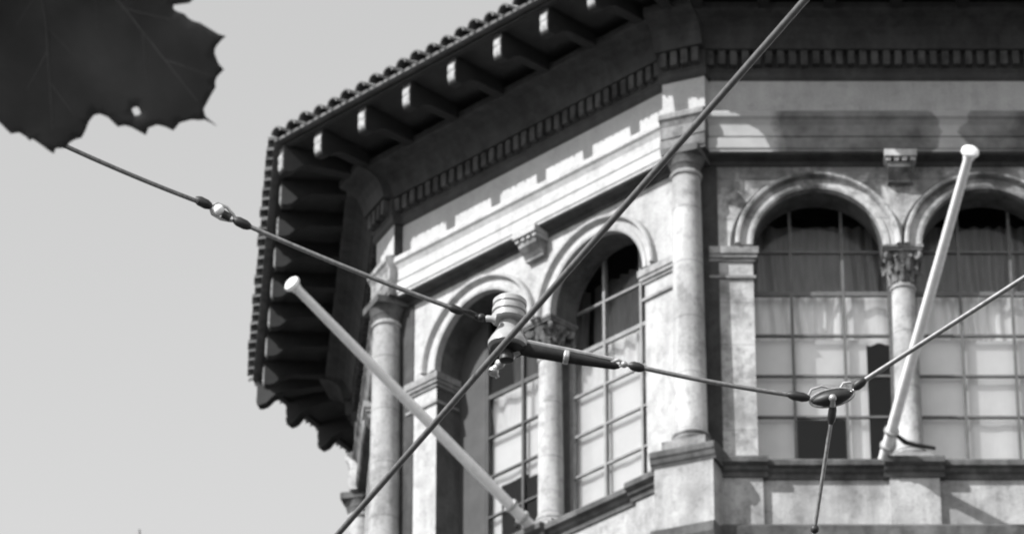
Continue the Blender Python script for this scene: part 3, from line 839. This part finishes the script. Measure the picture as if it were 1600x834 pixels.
# ------------------------------------------------------------------ leaf close to the camera
OUT = [(0,192),(10,202),(17,209),(30,207),(40,213),(47,220),(51,217),(67,228),(76,235),(84,240),(87,232),(103,231),(109,223),(117,218),(128,215),(134,203),(139,190),(147,180),(156,178),(164,181),(170,184),
 (178,192),(184,198),(196,196),(206,199),(215,204),(228,211),(232,200),(246,195),(258,198),(271,204),(281,192),(299,187),(312,188),(320,187),(328,191),(339,197),(329,189),(321,182),(318,171),(324,160),(329,150),(337,137),(336,129),(338,122),(344,115),(350,109),
 (343,102),(340,97),(335,83),(336,76),(340,70),(346,63),(353,57),(342,54),(330,47),(312,36),(301,33),(293,28),(288,22),(278,19),(271,15),(271,8),(280,7),(296,5),(306,-4),(330,-14),(322,-32),(345,-52),(330,-66),(352,-96),(322,-104),(316,-128),(282,-122),(262,-146),(240,-136),
 (226,-172),(206,-160),(180,-196),(160,-176),(128,-205),(112,-176),(70,-178),(60,-150),(40,-146),(24,-160),(-14,-170),(-28,-150),(-70,-165),(-80,-134),(-122,-128),(-118,-96),(-160,-78),(-140,-46),(-176,-16),(-148,10),(-172,44),(-138,62),(-150,96),(-112,104),(-112,136),(-82,140),(-66,164),(-44,160),(-26,182),(-10,180)]
DL = 4.5
def leaf_depth(x, y):
    w = .008 * math.sin((x + .6 * y) / 120.0 + 1.1 * math.sin(y / 85.0)) + .004 * math.sin((x - 1.4 * y) / 70.0 + 1.3 * math.sin(x / 60.0)) + .0012 * math.sin(x / 21.0 + 2 * math.sin(y / 33.0))
    return DL + w + .00035 * (y - 20) - .00022 * (x - 100)
tl = thing('tree_leaf', at(45, -150, DL), 'large dark serrated leaf with a tiny hole hanging in front of the sky', 'leaf')
bm = bmesh.new()
def loop(pts):
    vs = [bm.verts.new((x, y, 0)) for x, y in pts]
    return [bm.edges.new((vs[k], vs[(k + 1) % len(vs)])) for k in range(len(vs))]
ed = loop(OUT) + loop([(213 + 6.5 * math.cos(a) + 1.2 * math.sin(3 * a), 174 + 7 * math.sin(a)) for a in [2 * math.pi * k / 12 for k in range(12)]])
bmesh.ops.triangle_fill(bm, edges=ed, use_beauty=True, use_dissolve=False)
for it in range(5):
    le = [e for e in bm.edges if e.calc_length() > 22]
    if not le: break
    bmesh.ops.subdivide_edges(bm, edges=le, cuts=1)
    bmesh.ops.triangulate(bm, faces=[f for f in bm.faces if len(f.verts) > 3])
top = at(45, -150, DL)
for v in bm.verts:
    v.co = at(v.co.x, v.co.y, leaf_depth(v.co.x, v.co.y)) - top
bmesh.ops.recalc_face_normals(bm, faces=bm.faces)
me = bpy.data.meshes.new('blade'); bm.to_mesh(me); bm.free(); me.materials.append(M['leaf'])
me.polygons.foreach_set('use_smooth', [True] * len(me.polygons))
bl = bpy.data.objects.new('blade', me); COL.objects.link(bl); bl.parent = tl
so = bl.modifiers.new('thickness', 'SOLIDIFY'); so.thickness = .0006; so.offset = 0
b = MB()
def vein(pts, r):
    q = []
    for (xa, ya), (xb, yb) in zip(pts, pts[1:]):
        for k in range(8):
            x = xa + (xb - xa) * k / 8; y = ya + (yb - ya) * k / 8; q.append(at(x, y, leaf_depth(x, y) - .0004))
    n = len(q); b.tube(q, [r * (1 - .75 * k / n) for k in range(n)], 6)
root = (44, -146)
for tip, r in (((84, 228), .0011), ((325, 180), .0011), ((338, -92), .0010), ((126, -196), .0008), ((-108, 130), .0010), ((-150, -70), .0009)):
    mid = ((root[0] + tip[0]) / 2 + 8, (root[1] + tip[1]) / 2 - 6); vein([root, mid, tip], r)
    for f, sd in ((.35, .32), (.5, -.30), (.62, .28), (.75, -.24)):
        bx = root[0] + (tip[0] - root[0]) * f + 5; by = root[1] + (tip[1] - root[1]) * f - 4
        dx, dy = tip[0] - root[0], tip[1] - root[1]
        vein([(bx, by), (bx + dx * .17 - dy * sd * .42, by + dy * .17 + dx * sd * .42)], r * .4)
b.build('vein', M['leaf_vein'], tl, smooth=True)
b = MB(); st = at(44, -146, leaf_depth(44, -146)); tw = at(150, -520, DL + .05)
b.tube([st, st.lerp(tw, .5) + Vector((-.02, 0, .0)), tw], [.0016, .0015, .0022], 8); b.build('stem', M['twig'], tl, smooth=True)
b = MB(); b.tube([at(260, -440, DL + .02), tw, at(-100, -640, DL + .1), at(-700, -800, DL + .2), at(-2200, -1000, DL + .6)], [.002, .004, .006, .009, .018], 8); b.build('twig', M['twig'], tl, smooth=True)

# ------------------------------------------------------------------ distant mast tip at the lower picture edge
mp = at(217, 834, 62)
tm = thing('mast', (mp.x, mp.y, 0), 'thin grey mast whose tip just shows at the bottom left picture edge', 'mast')
b = MB(); b.tube([(mp.x + .15, mp.y, 0), (mp.x + .05, mp.y, mp.z - 1.2), (mp.x, mp.y, mp.z + .06)], [.09, .035, .018], 10); b.build('mast_tube', M['mast'], tm, smooth=True)
b = MB(); b.lathe((mp.x + .15, mp.y, 0), [(.3, 0), (.3, .05), (.12, .08), (.11, .5)], 14); b.build('mast_foot', M['mast'], tm, smooth=True)

# ------------------------------------------------------------------ ground
b = MB(); b.quad((-600, -300, -.15), (600, -300, -.15), (600, 900, -.15), (-600, 900, -.15))
o = b.build('ground', M['asphalt']); o['kind'] = 'structure'
b = MB()
pp = offset_poly(4.0); ring(b, pp, -.14, pp, 0); ring(b, pp, 0, offset_poly(-.1), 0)
o = b.build('pavement', plain('pavement slabs', .22, .9, 0, .2, 2)); o['kind'] = 'structure'

# ------------------------------------------------------------------ light, sky, camera
AZ = R_(55); EL = R_(39)
sdir = Vector((-math.sin(AZ) * math.cos(EL), -math.cos(AZ) * math.cos(EL), math.sin(EL)))
sl = bpy.data.lights.new('sun', 'SUN'); sl.energy = 4.0; sl.angle = R_(.55); sl.color = (1, 1, 1)
so_ = bpy.data.objects.new('sun', sl); COL.objects.link(so_); so_.rotation_euler = sdir.to_track_quat('Z', 'Y').to_euler()
so_.location = (0, 0, 60)
w = bpy.data.worlds.new('World'); scene.world = w; w.use_nodes = True
nt = w.node_tree
bg = nt.nodes['Background']
sky = nt.nodes.new('ShaderNodeTexSky'); sky.sky_type = 'NISHITA'; sky.sun_disc = False
sky.sun_elevation = EL; sky.sun_rotation = math.atan2(sdir.x, sdir.y); sky.dust_density = 0.6; sky.air_density = 1.0; sky.altitude = 50
bw = nt.nodes.new('ShaderNodeSeparateColor')          # blue sensitive film: the sky records bright
nt.links.new(sky.outputs[0], bw.inputs[0]); nt.links.new(bw.outputs[2], bg.inputs[0])
bg.inputs[1].default_value = .12

cam = bpy.data.cameras.new('camera'); co = bpy.data.objects.new('camera', cam); COL.objects.link(co)
co.location = (0, 0, CAMZ); co.rotation_euler = (math.pi / 2 + PITCH, 0, 0)
cam.sensor_fit = 'HORIZONTAL'; cam.sensor_width = 36; cam.lens = 36 * FPX / 1600
cam.clip_start = .1; cam.clip_end = 3000
cam.dof.use_dof = True; cam.dof.focus_distance = 9.5; cam.dof.aperture_fstop = 27
scene.camera = co
scene.render.engine = 'CYCLES'
scene.cycles.max_bounces = 8; scene.cycles.transparent_max_bounces = 8
scene.cycles.filter_width = 2.0
scene.view_settings.view_transform = 'Standard'; scene.view_settings.look = 'None'
scene.view_settings.exposure = .85; scene.view_settings.gamma = 1
